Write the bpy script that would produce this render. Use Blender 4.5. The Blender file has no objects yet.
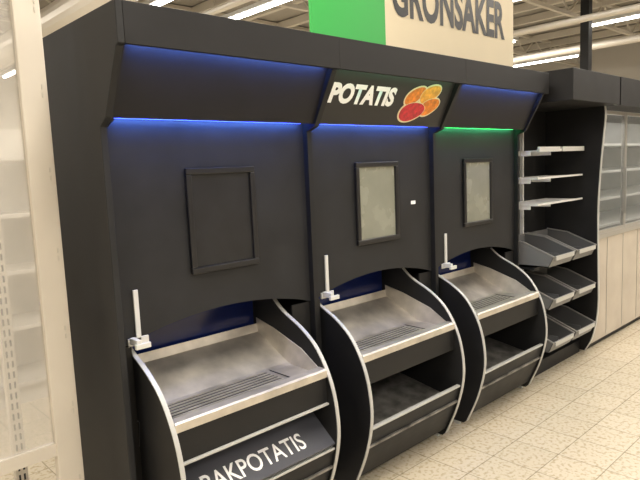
import bpy, math, random
from mathutils import Matrix, Vector
random.seed(3)
S=bpy.context.scene
COL=S.collection
try:
    S.view_settings.view_transform='Standard'
except Exception: pass

# ---------------- materials ----------------
def mat(name,col,rough=.5,metal=0,emit=None,es=0,noise=0,nscale=20,bump=0,bscale=200,alpha=None,trans=0,spec=.5,stretch=None):
    m=bpy.data.materials.new(name); m.use_nodes=True
    nt=m.node_tree; b=nt.nodes['Principled BSDF']
    b.inputs['Base Color'].default_value=(*col,1)
    b.inputs['Roughness'].default_value=rough
    b.inputs['Metallic'].default_value=metal
    b.inputs['Specular IOR Level'].default_value=spec
    if emit: 
        b.inputs['Emission Color'].default_value=(*emit,1); b.inputs['Emission Strength'].default_value=es
    if alpha is not None: b.inputs['Alpha'].default_value=alpha
    if trans: b.inputs['Transmission Weight'].default_value=trans
    tc=nt.nodes.new('ShaderNodeTexCoord')
    src=tc.outputs['Object']
    if stretch:
        mp=nt.nodes.new('ShaderNodeMapping'); mp.inputs['Scale'].default_value=stretch
        nt.links.new(src,mp.inputs['Vector']); src=mp.outputs['Vector']
    if noise:
        n=nt.nodes.new('ShaderNodeTexNoise'); n.inputs['Scale'].default_value=nscale; n.inputs['Detail'].default_value=6
        nt.links.new(src,n.inputs['Vector'])
        r=nt.nodes.new('ShaderNodeValToRGB')
        r.color_ramp.elements[0].position=.3; r.color_ramp.elements[1].position=.7
        r.color_ramp.elements[0].color=(*[c*(1-noise) for c in col],1)
        r.color_ramp.elements[1].color=(*[min(1,c*(1+noise)) for c in col],1)
        nt.links.new(n.outputs['Fac'],r.inputs['Fac']); nt.links.new(r.outputs['Color'],b.inputs['Base Color'])
        mr=nt.nodes.new('ShaderNodeMapRange'); mr.inputs['To Min'].default_value=max(.03,rough-.1); mr.inputs['To Max'].default_value=min(1,rough+.12)
        nt.links.new(n.outputs['Fac'],mr.inputs['Value']); nt.links.new(mr.outputs['Result'],b.inputs['Roughness'])
    if bump:
        n2=nt.nodes.new('ShaderNodeTexNoise'); n2.inputs['Scale'].default_value=bscale
        nt.links.new(src,n2.inputs['Vector'])
        bp=nt.nodes.new('ShaderNodeBump'); bp.inputs['Strength'].default_value=bump; bp.inputs['Distance'].default_value=.002
        nt.links.new(n2.outputs['Fac'],bp.inputs['Height']); nt.links.new(bp.outputs['Normal'],b.inputs['Normal'])
    return m
M_panel=mat('black_laminate',(.0185,.0187,.0195),.55,noise=.25,nscale=5,bump=.25,bscale=400,spec=.28)
M_black=mat('black_board',(.0115,.0115,.012),.5,noise=.2,nscale=8,spec=.3)
M_fascia=mat('fascia_black',(.0135,.013,.0135),.55,noise=.2,nscale=6,spec=.28)
M_sign=mat('sign_board_dark',(.028,.027,.027),.5,spec=.3)
M_frame=mat('frame_black',(.010,.010,.011),.3)
M_inside=mat('frame_backing_dark',(.016,.016,.017),.35,noise=.2,nscale=10,spec=.35)
M_acryl=mat('frame_insert_grey',(.23,.235,.19),.25,noise=.2,nscale=4)
M_trim=mat('aluminium_edge_trim',(.50,.50,.48),.4,metal=.2)
M_steel=mat('stainless_steel',(.60,.56,.50),.46,metal=.75,noise=.22,nscale=9)
M_dsteel=mat('worn_steel_floor',(.22,.21,.195),.45,metal=.6,noise=.6,nscale=12)
M_slot=mat('slot_dark',(.02,.02,.02),.6)
M_navy=mat('navy_plastic_reflection',(.006,.014,.09),.15)  # dark plastic, with the blue reflection inside the arch put into its colour
M_white=mat('white_plastic',(.62,.62,.6),.4)
M_text=mat('white_vinyl_glow',(.85,.85,.85),.5,emit=(1,1,1),es=.05)  # slight emission brightens the vinyl, which is no light source
M_cream=mat('cream_board',(.66,.57,.40),.6,noise=.04,nscale=2)
M_green=mat('green_board',(.02,.34,.05),.5)
M_ink=mat('ink_black',(.008,.008,.008),.5)
M_flap=mat('flap_bluegrey',(.06,.062,.075),.35)
M_post=mat('cream_steel',(.58,.53,.45),.45,noise=.05,nscale=3)
M_shelfw=mat('offwhite_shelf',(.54,.51,.46),.45,noise=.12,nscale=4)
M_plast=mat('milky_plastic',(.70,.67,.61),.15,alpha=.30,noise=.1,nscale=1.5)
M_wire=mat('white_wire',(.7,.7,.68),.35)
M_bin=mat('grey_plastic_bin',(.17,.17,.17),.4)
M_bin2=mat('grey_plastic_bin_inner',(.10,.10,.10),.45)
M_cool=mat('cooler_enamel',(.46,.41,.35),.14,noise=.10,nscale=3)
M_coolin=mat('cooler_interior',(.30,.30,.29),.5,noise=.15,nscale=5)
M_coolf=mat('cooler_frame',(.42,.41,.39),.3,metal=.5)
M_glass=mat('door_glass',(.30,.33,.34),.05,alpha=.22)
M_wall=mat('wall_paint',(.46,.43,.38),.7,noise=.05,nscale=1)
M_ceil=mat('ceiling_steel',(.27,.25,.215),.7,noise=.25,nscale=.8)
M_beam=mat('beam_grey',(.52,.48,.41),.5)
M_duct=mat('duct_galv',(.6,.56,.49),.4,metal=.3)
M_tube=mat('fluorescent_tube',(1,1,1),.5,emit=(1,.96,.9),es=12)
M_orange=mat('potato_orange',(.72,.22,.02),.5,noise=.35,nscale=40)
M_yellow=mat('potato_yellow',(.80,.38,.05),.5,noise=.3,nscale=40)
M_red=mat('potato_red',(.50,.02,.03),.5,noise=.4,nscale=50)
M_outl=mat('sticker_outline',(.75,.68,.45),.5)
M_ledb=mat('led_blue',(.1,.15,1),.5,emit=(.16,.26,1),es=1.1)
M_ledg=mat('led_green',(.1,1,.3),.5,emit=(.2,.9,.4),es=.45)

def floor_mat():
    m=bpy.data.materials.new('terrazzo_tile'); m.use_nodes=True; nt=m.node_tree; b=nt.nodes['Principled BSDF']
    tc=nt.nodes.new('ShaderNodeTexCoord')
    br=nt.nodes.new('ShaderNodeTexBrick'); br.offset=0; br.squash=1
    br.inputs['Scale'].default_value=1; br.inputs['Brick Width'].default_value=.25; br.inputs['Row Height'].default_value=.25
    br.inputs['Mortar Size'].default_value=.003; br.inputs['Mortar Smooth'].default_value=.3
    br.inputs['Color1'].default_value=(.62,.545,.42,1); br.inputs['Color2'].default_value=(.575,.505,.385,1)
    br.inputs['Mortar'].default_value=(.32,.275,.20,1)
    nt.links.new(tc.outputs['Object'],br.inputs['Vector'])
    n=nt.nodes.new('ShaderNodeTexNoise'); n.inputs['Scale'].default_value=45; n.inputs['Detail'].default_value=5
    nt.links.new(tc.outputs['Object'],n.inputs['Vector'])
    r=nt.nodes.new('ShaderNodeValToRGB'); r.color_ramp.elements[0].position=.34; r.color_ramp.elements[1].position=.5
    r.color_ramp.elements[0].color=(.72,.68,.60,1); r.color_ramp.elements[1].color=(1,1,1,1)
    nt.links.new(n.outputs['Fac'],r.inputs['Fac'])
    mx=nt.nodes.new('ShaderNodeMixRGB'); mx.blend_type='MULTIPLY'; mx.inputs['Fac'].default_value=1
    nt.links.new(br.outputs['Color'],mx.inputs['Color1']); nt.links.new(r.outputs['Color'],mx.inputs['Color2'])
    nt.links.new(mx.outputs['Color'],b.inputs['Base Color'])
    b.inputs['Roughness'].default_value=.25
    return m
M_floor=floor_mat()

# ---------------- helpers ----------------
def empty(name,loc=(0,0,0)):
    e=bpy.data.objects.new(name,None); e.location=loc; e.empty_display_size=.2; COL.objects.link(e); return e
def mk(name,vs,fs,m,parent=None,bevel=0,smooth=False):
    me=bpy.data.meshes.new(name); me.from_pydata([tuple(v) for v in vs],[],fs); me.update()
    import bmesh
    bm=bmesh.new(); bm.from_mesh(me); bmesh.ops.recalc_face_normals(bm,faces=bm.faces); bm.to_mesh(me); bm.free()
    me.materials.append(m)
    if smooth:
        for p in me.polygons: p.use_smooth=True
    o=bpy.data.objects.new(name,me); COL.objects.link(o)
    if parent: o.parent=parent
    if bevel:
        b=o.modifiers.new('bevel','BEVEL'); b.width=bevel; b.segments=2; b.limit_method='ANGLE'
    return o
BF=[(0,1,3,2),(4,6,7,5),(0,4,5,1),(2,3,7,6),(0,2,6,4),(1,5,7,3)]
def box(name,x0,x1,y0,y1,z0,z1,m,parent=None,bevel=0):
    vs=[(x,y,z) for x in (x0,x1) for y in (y0,y1) for z in (z0,z1)]
    return mk(name,vs,BF,m,parent,bevel)
def boxes(name,lst,m,parent=None,bevel=0):
    vs=[];fs=[]
    for (x0,x1,y0,y1,z0,z1) in lst:
        k=len(vs); vs+=[(x,y,z) for x in (x0,x1) for y in (y0,y1) for z in (z0,z1)]
        fs+=[tuple(i+k for i in f) for f in BF]
    return mk(name,vs,fs,m,parent,bevel)
def prism(name,poly,a0,a1,m,parent=None,axis='x',bevel=0):
    n=len(poly)
    if axis=='x': vs=[(a0,p,q) for p,q in poly]+[(a1,p,q) for p,q in poly]
    else: vs=[(p,a0,q) for p,q in poly]+[(p,a1,q) for p,q in poly]
    fs=[tuple(range(n)),tuple(range(2*n-1,n-1,-1))]+[(i,(i+1)%n,(i+1)%n+n,i+n) for i in range(n)]
    return mk(name,vs,fs,m,parent,bevel)
def catmull(P,n=6):
    out=[]; Q=[P[0]]+P+[P[-1]]
    for i in range(1,len(Q)-2):
        p0,p1,p2,p3=Q[i-1],Q[i],Q[i+1],Q[i+2]
        for k in range(n):
            t=k/n
            out.append(tuple(.5*((2*p1[j])+(-p0[j]+p2[j])*t+(2*p0[j]-5*p1[j]+4*p2[j]-p3[j])*t*t+(-p0[j]+3*p1[j]-3*p2[j]+p3[j])*t**3) for j in range(2)))
    out.append(P[-1]); return out
def offs(line,d):
    out=[]
    for i,p in enumerate(line):
        a=line[max(0,i-1)]; b=line[min(len(line)-1,i+1)]
        tx,ty=b[0]-a[0],b[1]-a[1]; l=math.hypot(tx,ty) or 1
        out.append((p[0]-ty/l*d,p[1]+tx/l*d))
    return out
def strip(name,line,th,x0,x1,m,parent):
    o=offs(line,th); n=len(line)
    vs=[]
    for x in (x0,x1):
        vs+=[(x,*p) for p in line]+[(x,*p) for p in o]
    fs=[]
    A=0;B=n;C=2*n;D=3*n
    for i in range(n-1):
        fs+=[(A+i,A+i+1,C+i+1,C+i),(B+i,D+i,D+i+1,B+i+1),(A+i,B+i,B+i+1,A+i+1),(C+i,C+i+1,D+i+1,D+i)]
    fs+=[(A,C,D,B),(A+n-1,B+n-1,D+n-1,C+n-1)]
    return mk(name,vs,fs,m,parent)
def text(name,s,mtx,w,h,m,parent=None,shear=0,offset=.02,ext=.002):
    c=bpy.data.curves.new(name,'FONT'); c.body=s; c.shear=shear; c.offset=offset; c.resolution_u=4
    tmp=bpy.data.objects.new(name+'_tmp',c); COL.objects.link(tmp)
    bpy.context.view_layer.update()
    me=bpy.data.meshes.new_from_object(tmp.evaluated_get(bpy.context.evaluated_depsgraph_get()))
    bpy.data.objects.remove(tmp)
    xs=[v.co.x for v in me.vertices]; ys=[v.co.y for v in me.vertices]
    x0,x1,y0,y1=min(xs),max(xs),min(ys),max(ys)
    for v in me.vertices:
        v.co=Vector(((v.co.x-x0)/(x1-x0)*w,(v.co.y-y0)/(y1-y0)*h,0))
    me.transform(mtx); me.materials.clear(); me.materials.append(m)
    o=bpy.data.objects.new(name,me); COL.objects.link(o)
    if parent: o.parent=parent
    return o
def frame_mtx(org,ax,ay):
    ax=Vector(ax).normalized(); ay=Vector(ay).normalized(); az=ax.cross(ay)
    return Matrix(((ax.x,ay.x,az.x,org[0]),(ax.y,ay.y,az.y,org[1]),(ax.z,ay.z,az.z,org[2]),(0,0,0,1)))
def area(name,loc,rot,sx,sy,power,col=(1,1,1),parent=None):
    l=bpy.data.lights.new(name,'AREA'); l.shape='RECTANGLE'; l.size=sx; l.size_y=sy; l.energy=power; l.color=col
    o=bpy.data.objects.new(name,l); o.location=loc; o.rotation_euler=rot; COL.objects.link(o)
    if parent: o.parent=parent
    return o

# ---------------- potato cabinets ----------------
BX=.92; TOP=2.17
CURVE=catmull([(.10,.985),(.03,.93),(-.10,.865),(-.20,.785),(-.275,.66),(-.31,.52),(-.31,.38),(-.265,.21),(-.19,.04)],6)
def curve_y(z):
    for a,b in zip(CURVE[:-1],CURVE[1:]):
        if b[1]<=z<=a[1]: return a[0]+(b[0]-a[0])*(a[1]-z)/(a[1]-b[1])
    return CURVE[-1][0]
def cabinet(i):
    E=empty('potato_display_cabinet',(BX+i,0,0))
    GP=[(.30,0),(-.03,0),(-.03,1.78),(-.085,1.80),(-.215,2.035),(-.235,2.04),(-.235,TOP),(.30,TOP)]
    prism('gable_left',GP,.0,.014,M_black,E); prism('gable_right',GP,.986,1.0,M_black,E)
    if i==0:
        G2=[(.50,0),(-.06,0),(-.06,1.78),(-.11,1.81),(-.235,2.03),(-.25,2.035),(-.25,TOP+.002),(.50,TOP+.002)]
        prism('end_panel',G2,-.025,0,M_panel,E,bevel=.003)
    box('back_board',.018,.982,.285,.30,0,TOP-.02,M_black,E)
    box('top_board',.018,.982,-.20,.30,TOP-.02,TOP-.001,M_black,E)
    box('base_board',.018,.982,-.02,.285,.04,.06,M_black,E)
    # hood
    box('fascia',.0,1.0,-.25,-.233,2.035,TOP+.002,M_fascia,E,.002)
    s0=Vector((0,-.075,1.81)); s1=Vector((0,-.192,2.055))
    prism('hood_slanted_panel',[(s0.y,s0.z),(s1.y,s1.z),(s1.y+.014,s1.z+.006),(s0.y+.014,s0.z+.006)],.014,.986,M_sign if i==1 else M_fascia,E)
    c1=[(.10,.24,1),(.15,.6,.35),(.10,.24,1)][i]; c2=[(.10,.24,1),(.12,.26,1),(.12,1,.4)][i]
    mb2=M_ledb if i<2 else M_ledg
    box('led_profile_upper',.03,.97,-.231,-.226,2.062,2.070,M_ledb if i!=1 else M_ledg,E)
    box('led_strip_lower',.03,.97,-.006,-.001,1.816,1.823,mb2,E)
    area('led_light_upper',(.5,-.214,2.040),(math.radians(50),0,0),.92,.010,[2.6,.35,2.0][i],c1,E)
    area('led_light_lower',(.5,-.026,1.826),(math.radians(42),0,0),.92,.012,[4.2,3.0,1.5][i],c2,E)
    # main panel with arch
    arch=[(.014+.972*k/24, .955+.075*math.sin(math.pi*k/24)**.8) for k in range(25)]
    poly=arch+[(.986,2.10),(.014,2.10)]
    prism('front_panel',poly,0,.016,M_panel,E,axis='y')
    box('filler_left',.018,.05,.0,.016,0,.955,M_black,E); box('filler_right',.87,.982,.004,.016,0,.955,M_black,E)
    # picture frame
    fx0,fx1,fz0,fz1=.33,.675,1.19,1.625; t=.026
    def P(x0,x1,z0,z1): return (x0,x1,-.018,-.0005,z0,z1)
    boxes('poster_frame',[P(fx0,fx1,fz1-t,fz1),P(fx0,fx1,fz0,fz0+t),P(fx0,fx0+t,fz0+t,fz1-t),P(fx1-t,fx1,fz0+t,fz1-t)],M_frame,E,.004)
    box('poster_insert',fx0+t,fx1-t,-.006,-.0005,fz0+t,fz1-t,M_inside if i==0 else M_acryl,E)
    bx=[.08,.10,.13][i]
    boxes('corner_bracket',[(bx-.010,bx+.010,-.01,-.0005,.97,1.17),(bx-.045,bx+.04,-.01,-.0005,.955,.985),(bx-.04,bx-.02,-.07,-.01,.965,.99),(bx-.045,bx+.015,-.075,-.06,.955,.975)],M_white,E,.002)
    if i==1: box('price_label',.80,.84,-.002,-.0002,1.375,1.395,M_text,E)
    # ------- bin -------
    xl,xr=.05,.845
    side=CURVE+[(-.17,.02),(.28,.02),(.28,.985)]
    prism('bin_side_left',side,xl,xl+.018,M_black,E); prism('bin_side_right',side,xr-.018,xr,M_black,E)
    strip('edge_trim_left',CURVE,-.005,xl,xl+.018,M_trim,E); strip('edge_trim_right',CURVE,-.005,xr-.018,xr,M_trim,E)
    boxes('feet',[(xl,xl+.018,-.14,-.10,0,.02),(xr-.018,xr,-.14,-.10,0,.02),(xl,xl+.018,.2,.24,0,.02),(xr-.018,xr,.2,.24,0,.02)],M_trim,E)
    a,b=xl+.018,xr-.018
    # steel tray
    tray=[(-.266,.675),(-.266,.706),(-.258,.712),(-.215,.712),(-.207,.705),(-.195,.685),(-.18,.68),(-.03,.682),(.0,.69),(.225,.80),(.235,.84)]
    strip('steel_tray',tray,-.004,a,b,M_steel,E)
    for xx,nm in ((a,'l'),(b-.004,'r')):
        prism('tray_cheek_'+nm,[(-.215,.706),(-.19,.68),(-.02,.68),(.23,.80),(.235,.87),(.10,.84),(-.1,.775)],xx,xx+.004,M_steel,E)
    slots=[]
    for k in range(6):
        y=-.175+k*.026; slots.append((a+.05,b-.16,y,y+.013,.684,.6862))
    boxes('drain_slots',slots,M_slot,E)
    boxes('drain_ribs',[(a+.05,b-.16,s[2]+.014,s[2]+.023,.684,.690) for s in slots],M_steel,E)
    boxes('tray_seam',[(b-.13,b-.127,-.18,.0,.684,.687)],M_slot,E)
    box('upper_apron',a,b,-.258,-.243,.555,.675,M_black,E)
    box('tray_underside',a,b,-.243,.28,.548,.556,M_black,E)
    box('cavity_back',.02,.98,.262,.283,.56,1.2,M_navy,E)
    # lower compartment
    low=[p for p in CURVE if .05<p[1]<.35]; low=[(curve_y(.35),.35)]+low
    strip('lower_front',offs(low,.012),.012,a,b,M_black,E)
    y35=curve_y(.35)+.012
    box('lower_front_trim',a,b,y35-.006,y35+.018,.345,.355,M_trim,E,.002)
    prism('compartment_floor',[(-.28,.26),(-.28,.25),(.20,.33),(.20,.34)],a,b,M_dsteel,E)
    box('compartment_back',a,b,.20,.21,.23,.55,M_black,E)
    if i==0:
        box('apron_trim',a,b,-.272,-.244,.547,.556,M_trim,E,.002)
        prism('flap_board',[(-.13,.505),(-.30,.375),(-.295,.365),(-.125,.495)],a,b,M_flap,E)
        ay=Vector((0,.17,.13)).normalized()
        text('flap_lettering','BAKPOTATIS',frame_mtx((a+.11,-.2725,.3985),(1,0,0),ay),.51,.078,M_text,E,offset=.012)
        def ring(sx,sy):
            R=[]
            for k in range(28):
                t=2*math.pi*k/28
                p=.013*math.cos(t)*sx; q=(.045 if math.sin(t)>0 else -.045)*sy+.013*math.sin(t)*sy
                R.append((.0+p+.5*q*-.35,.60+q))
            return R
        vs=[(xl-.002,p,q) for p,q in ring(1,1)]+[(xl-.002,p,q) for p,q in ring(.75,.93)]
        n=28
        mk('hand_hole_rim',vs,[(k,(k+1)%n,(k+1)%n+n,k+n) for k in range(n)],M_bin,E)
    # sign graphics
    if i==1:
        sv=(s1-s0).normalized(); nv=Vector((0,-sv.z,sv.y))
        def sp(u,v,k=.003): 
            q=s0+sv*v+nv*k; return (u,q.y,q.z)
        o=sp(.035,.105); text('sign_lettering','POTATIS',frame_mtx(o,(1,0,0),sv),.47,.10,M_text,E,shear=.12,offset=.05)
        def blob(nm,cx,cy,rx,ry,ang,k,m,grow=0):
            n=32; vs=[]
            for j in range(n):
                t=2*math.pi*j/n
                r=1+.06*math.sin(2*t+1)+.04*math.cos(3*t)
                x=(rx+grow)*r*math.cos(t); y=(ry+grow)*r*math.sin(t)
                ca,sa=math.cos(ang),math.sin(ang)
                vs.append(sp(cx+x*ca-y*sa,cy+x*sa+y*ca,k))
            mk(nm,vs,[tuple(range(n))],m,E)
        L=[('a',.665,.172,.078,.040,.45,M_orange),('b',.79,.187,.080,.046,.35,M_yellow),('c',.815,.118,.078,.045,.3,M_orange),('d',.675,.085,.098,.052,.15,M_red)]
        for q,(nm,cx,cy,rx,ry,an,m) in enumerate(L):
            blob('potato_outline_'+nm,cx,cy,rx,ry,an,.002+.0001*q,M_outl,.009)
        for q,(nm,cx,cy,rx,ry,an,m) in enumerate(L):
            blob('potato_rim_'+nm,cx,cy,rx,ry,an,.0027+.0006*q,M_outl,.003)
            blob('potato_print_'+nm,cx,cy,rx,ry,an,.003+.0006*q,m)
    return E
for i in range(3): cabinet(i)

# ---------------- overhead sign ----------------
E=empty('department_sign',(0,.27,0))
box('green_board',2.25,2.86,0,.02,TOP,3.0,M_green,E); box('cream_board',2.86,4.40,0,.02,TOP,3.0,M_cream,E)
text('lettering','GRÖNSAKER',frame_mtx((2.925,-.003,2.515),(1,0,0),(0,0,1)),1.34,.33,M_ink,E,offset=.034)

# ---------------- right open shelving ----------------
E=empty('merchandise_shelf',(4.0,0,0))
W=.82
box('back_panel',0,W,.20,.22,0,2.0,M_black,E)
box('header_box',.02,W+.02,-.37,.22,1.99,2.20,M_fascia,E,.003)
gc=catmull([(-.27,1.99),(-.275,1.9),(-.25,1.6),(-.23,1.2),(-.235,.8),(-.24,.4),(-.20,.15),(-.14,.02)],5)
prism('end_gable',gc+[(.2,.02),(.2,1.99)],W-.02,W,M_black,E)
strip('end_gable_trim',gc,-.006,W-.022,W+.002,M_trim,E)
box('plinth',0,W-.02,-.10,.2,0,.10,M_black,E)
boxes('uprights',[(.36,.375,.17,.198,.1,1.95),(.03,.045,.17,.198,.1,1.95)],M_wire,E)
for z in (1.66,1.46,1.27):
    L=[(.03,W-.04,-.12,-.11,z,z+.014),(.03,W-.04,.17,.18,z,z+.008)]
    for k in range(16): 
        x=.04+k*.049; L.append((x,x+.005,-.115,.18,z,z+.006))
    boxes('wire_shelf',L,M_wire,E)
    boxes('shelf_bracket',[(x,x+.006,-.05,.18,z-.03,z) for x in (.365,.05)],M_wire,E)
boxes('ticket_rail',[(.03,.36,-.13,-.115,1.655,1.69),(.40,W-.04,-.13,-.115,1.655,1.69)],M_white,E)
def scoop(x,z):
    prof_o=[(-.20,z),(-.235,z+.075),(.0,z+.17),(.17,z+.19),(.17,z)]
    prism('scoop_bin_side_l',prof_o,x,x+.006,M_bin,E); prism('scoop_bin_side_r',prof_o,x+.35,x+.356,M_bin2,E)
    strip('scoop_bin_rim_l',[prof_o[1],prof_o[2],prof_o[3]],.008,x-.002,x+.010,M_coolf,E); strip('scoop_bin_rim_r',[prof_o[1],prof_o[2],prof_o[3]],.008,x+.346,x+.358,M_coolf,E)
    strip('scoop_bin_shell',[(-.237,z+.08),(-.20,z),(.17,z),(.17,z+.19)],.006,x,x+.356,M_bin,E)
    box('scoop_bin_divider',x+.175,x+.18,-.19,.17,z+.006,z+.08,M_bin2,E)
    box('scoop_bin_label',x+.03,x+.326,-.243,-.236,z+.05,z+.080,M_trim,E)
for z in (.83,.52,.2):
    box('bin_carrier',.01,W-.03,-.10,.19,z-.025,z-.012,M_black,E)
    for x in (.03,.42): scoop(x,z)

# ---------------- cooler ----------------
E=empty('refrigerated_cabinet',(4.86,0,0))
box('body_back',0,3.6,.6,.65,0,2.0,M_coolin,E)
box('body_side',0,.03,-.12,.6,0,1.98,M_coolin,E)
box('base',.0,3.6,-.12,.6,0,.05,M_black,E)
box('lower_front',0,3.6,-.15,-.12,.05,.95,M_cool,E,.004)
box('lower_rail',0,3.6,-.165,-.15,.92,.965,M_coolf,E,.004)
box('header',.0,3.6,-.37,.6,1.99,2.20,M_fascia,E)
for k in range(5):
    x=k*.72
    boxes('door_frame_%d'%k,[(x,x+.022,-.16,-.13,.965,1.98),(x+.694,x+.716,-.16,-.13,.965,1.98),(x+.022,x+.694,-.16,-.13,1.95,1.98),(x+.022,x+.694,-.16,-.13,.965,.99)],M_coolf,E)
    box('door_glass_%d'%k,x+.022,x+.694,-.15,-.145,.99,1.95,M_glass,E)
    boxes('door_handle_%d'%k,[(x+.64,x+.652,-.195,-.18,1.1,1.5),(x+.64,x+.652,-.18,-.16,1.12,1.14),(x+.64,x+.652,-.18,-.16,1.46,1.48)],M_coolf,E)
boxes('front_seams',[(k*.36-.003,k*.36+.003,-.153,-.149,.06,.92) for k in range(1,10)],M_coolf,E)
for z in (.95,1.2,1.45,1.7): box('shelf',.03,3.6,.05,.6,z,z+.02,M_wire,E)
area('added_case_fill',(1.8,.0,1.95),(math.radians(20),0,0),3.4,.04,20,(1,.96,.88),E)  # added fill to brighten the cooler interior, not a visible lamp

# ---------------- left shelving ----------------
E=empty('white_store_shelving',(0,0,0))
box('front_upright',.712,.806,.16,.20,0,3.2,M_post,E,.004)
boxes('upright_slots',[(.784,.789,.157,.161,.1+k*.30,.118+k*.30) for k in range(10)]+[(.784,.789,.157,.161,.13+k*.30,.148+k*.30) for k in range(10)],M_beam,E)
boxes('front_rail',[(-.6,.712,.165,.195,.55,.60),(-.6,.712,.165,.195,2.95,3.0)],M_post,E)
boxes('rear_upright',[(.72,.775,.80,.84,0,3.2),(-.6,-.55,.16,.2,0,3.2)],M_post,E,.003)
boxes('rear_upright_slots',[(.733,.741,.797,.801,.1+k*.05,.13+k*.05) for k in range(60)]+[(.754,.762,.797,.801,.1+k*.05,.13+k*.05) for k in range(60)],M_slot,E)
box('plastic_sheet',-.55,.712,.18,.183,.60,2.95,M_plast,E)
E=empty('white_wall_shelving',(-.5,2.3,0))
box('back_panel',-2.0,3.2,.5,.52,.12,2.0,M_shelfw,E)
box('plinth',-2.0,3.2,.1,.5,0,.14,M_shelfw,E)
for z in (.14,.55,.95,1.35,1.75): box('shelf',-2.0,3.2,.05,.5,z,z+.03,M_shelfw,E,.003)
boxes('uprights',[(x,x+.04,.46,.5,0,2.1) for x in (-1.5,-.6,.3,1.2,2.1,3.0)],M_post,E)

# ---------------- room ----------------
X0,X1,Y0,Y1,H=-7,17,-8,14,4.6
box('floor',X0,X1,Y0,Y1,-.1,0,M_floor)
box('ceiling',X0,X1,Y0,Y1,H,H+.1,M_ceil)
box('wall_back',X0,X1,Y1,Y1+.1,0,H,M_wall); box('wall_front',X0,X1,Y0-.1,Y0,0,H,M_wall)
box('wall_left',X0-.1,X0,Y0,Y1,0,H,M_wall); box('wall_right',X1,X1+.1,Y0,Y1,0,H,M_wall)
TY=(-6,-3,.2,2.6,5,7.4,9.8,12.2)
boxes('ceiling_trusses',[(X0+.02,X1-.02,y,y+.07,H-.50,H-.44) for y in TY]+[(X0+.02,X1-.02,y,y+.07,H-.08,H-.02) for y in TY],M_beam)
vs=[];fs=[]
for y in TY:
    for k in range(47):
        xa=X0+.2+k*.5; za,zb=(H-.45,H-.07) if k%2 else (H-.07,H-.45)
        n0=len(vs)
        for yy in (y+.02,y+.05):
            vs+=[(xa,yy,za),(xa+.04,yy,za),(xa+.54,yy,zb),(xa+.5,yy,zb)]
        fs+=[tuple(n0+q for q in f) for f in ((0,1,2,3),(7,6,5,4),(0,4,5,1),(1,5,6,2),(2,6,7,3),(3,7,4,0))]
mk('ceiling_truss_webs',vs,fs,M_beam)
boxes('ceiling_purlins',[(x,x+.10,Y0+.05,Y1-.05,H-.16,H-.02) for x in range(-6,17,1)],M_beam)
def cyl_y(name,x,z,r,y0,y1,m,parent=None):
    n=20; vs=[]
    for y in (y0,y1): vs+=[(x+r*math.cos(2*math.pi*k/n),y,z+r*math.sin(2*math.pi*k/n)) for k in range(n)]
    fs=[(k,(k+1)%n,(k+1)%n+n,k+n) for k in range(n)]+[tuple(range(n)),tuple(range(2*n-1,n-1,-1))]
    return mk(name,vs,fs,m,parent,smooth=False)
cyl_y('ventilation_duct',3.2,3.75,.22,Y0+.1,Y1-.1,M_duct)
cyl_y('sprinkler_pipe',5.0,3.9,.05,Y0+.1,Y1-.1,M_duct)
cyl_y('sprinkler_pipe',9.4,3.7,.05,Y0+.1,Y1-.1,M_duct)
cyl_y('sprinkler_pipe',12.4,3.8,.07,Y0+.1,Y1-.1,M_duct)
for x in (-4.5,-1.5,1.2,4.4,5.75,8.6,11.5,14.5):
    for y in (-6.0,-2.5,1.4,5.3,8.6,11.8):
        if x<-2 and y>3: continue
        E=empty('fluorescent_fixture',(x,y,4.0))
        box('housing',-.09,.09,-1.25,1.25,.03,.09,M_white,E)
        box('tube',-.03,.03,-1.2,1.2,-.005,.03,M_tube,E)
        boxes('hanger',[(-.005,.005,-1,-.99,.09,.6),(-.005,.005,.99,1,.09,.6)],M_beam,E)
for x in (-3.5,1.5,6.5,11.5):
    for y in (-5,-.8,4,9.5):
        area('ceiling_lamp',(x,y,3.95),(0,0,0),.5,2.4,150,(1,.93,.83))
E=empty('support_column',(10.4,2.2,0)); boxes('shaft',[(-.07,.07,-.07,.07,0,H-.005)],M_black,E); box('foot',-.12,.12,-.12,.12,0,.02,M_black,E)
for j,x in enumerate((5.5,9.5,13)):
    E=empty('gondola_shelf',(x,6.5,0))
    box('spine',-1.6,1.6,0,.03,0,2.0,M_shelfw,E)
    for z in (.15,.6,1.05,1.5,1.95): box('shelf',-1.6,1.6,-.45,0,z,z+.03,M_wire,E)

w=bpy.data.worlds.new('World'); S.world=w; w.use_nodes=True
w.node_tree.nodes['Background'].inputs['Color'].default_value=(.8,.85,1,1); w.node_tree.nodes['Background'].inputs['Strength'].default_value=.3

# ---------------- camera ----------------
cam=bpy.data.cameras.new('Camera'); co=bpy.data.objects.new('Camera',cam); COL.objects.link(co)
f=590.; r=Vector((.725,-.687,-.0425)); fw=Vector((.679,.724,-.1194))
fw.normalize(); r=(r-fw*r.dot(fw)).normalized(); up=r.cross(fw).normalized()
mtx=Matrix(((r.x,up.x,-fw.x,0),(r.y,up.y,-fw.y,-2.12),(r.z,up.z,-fw.z,1.6),(0,0,0,1)))
co.matrix_world=mtx; cam.sensor_width=36; cam.lens=f/640*36; cam.clip_start=.05
S.camera=co
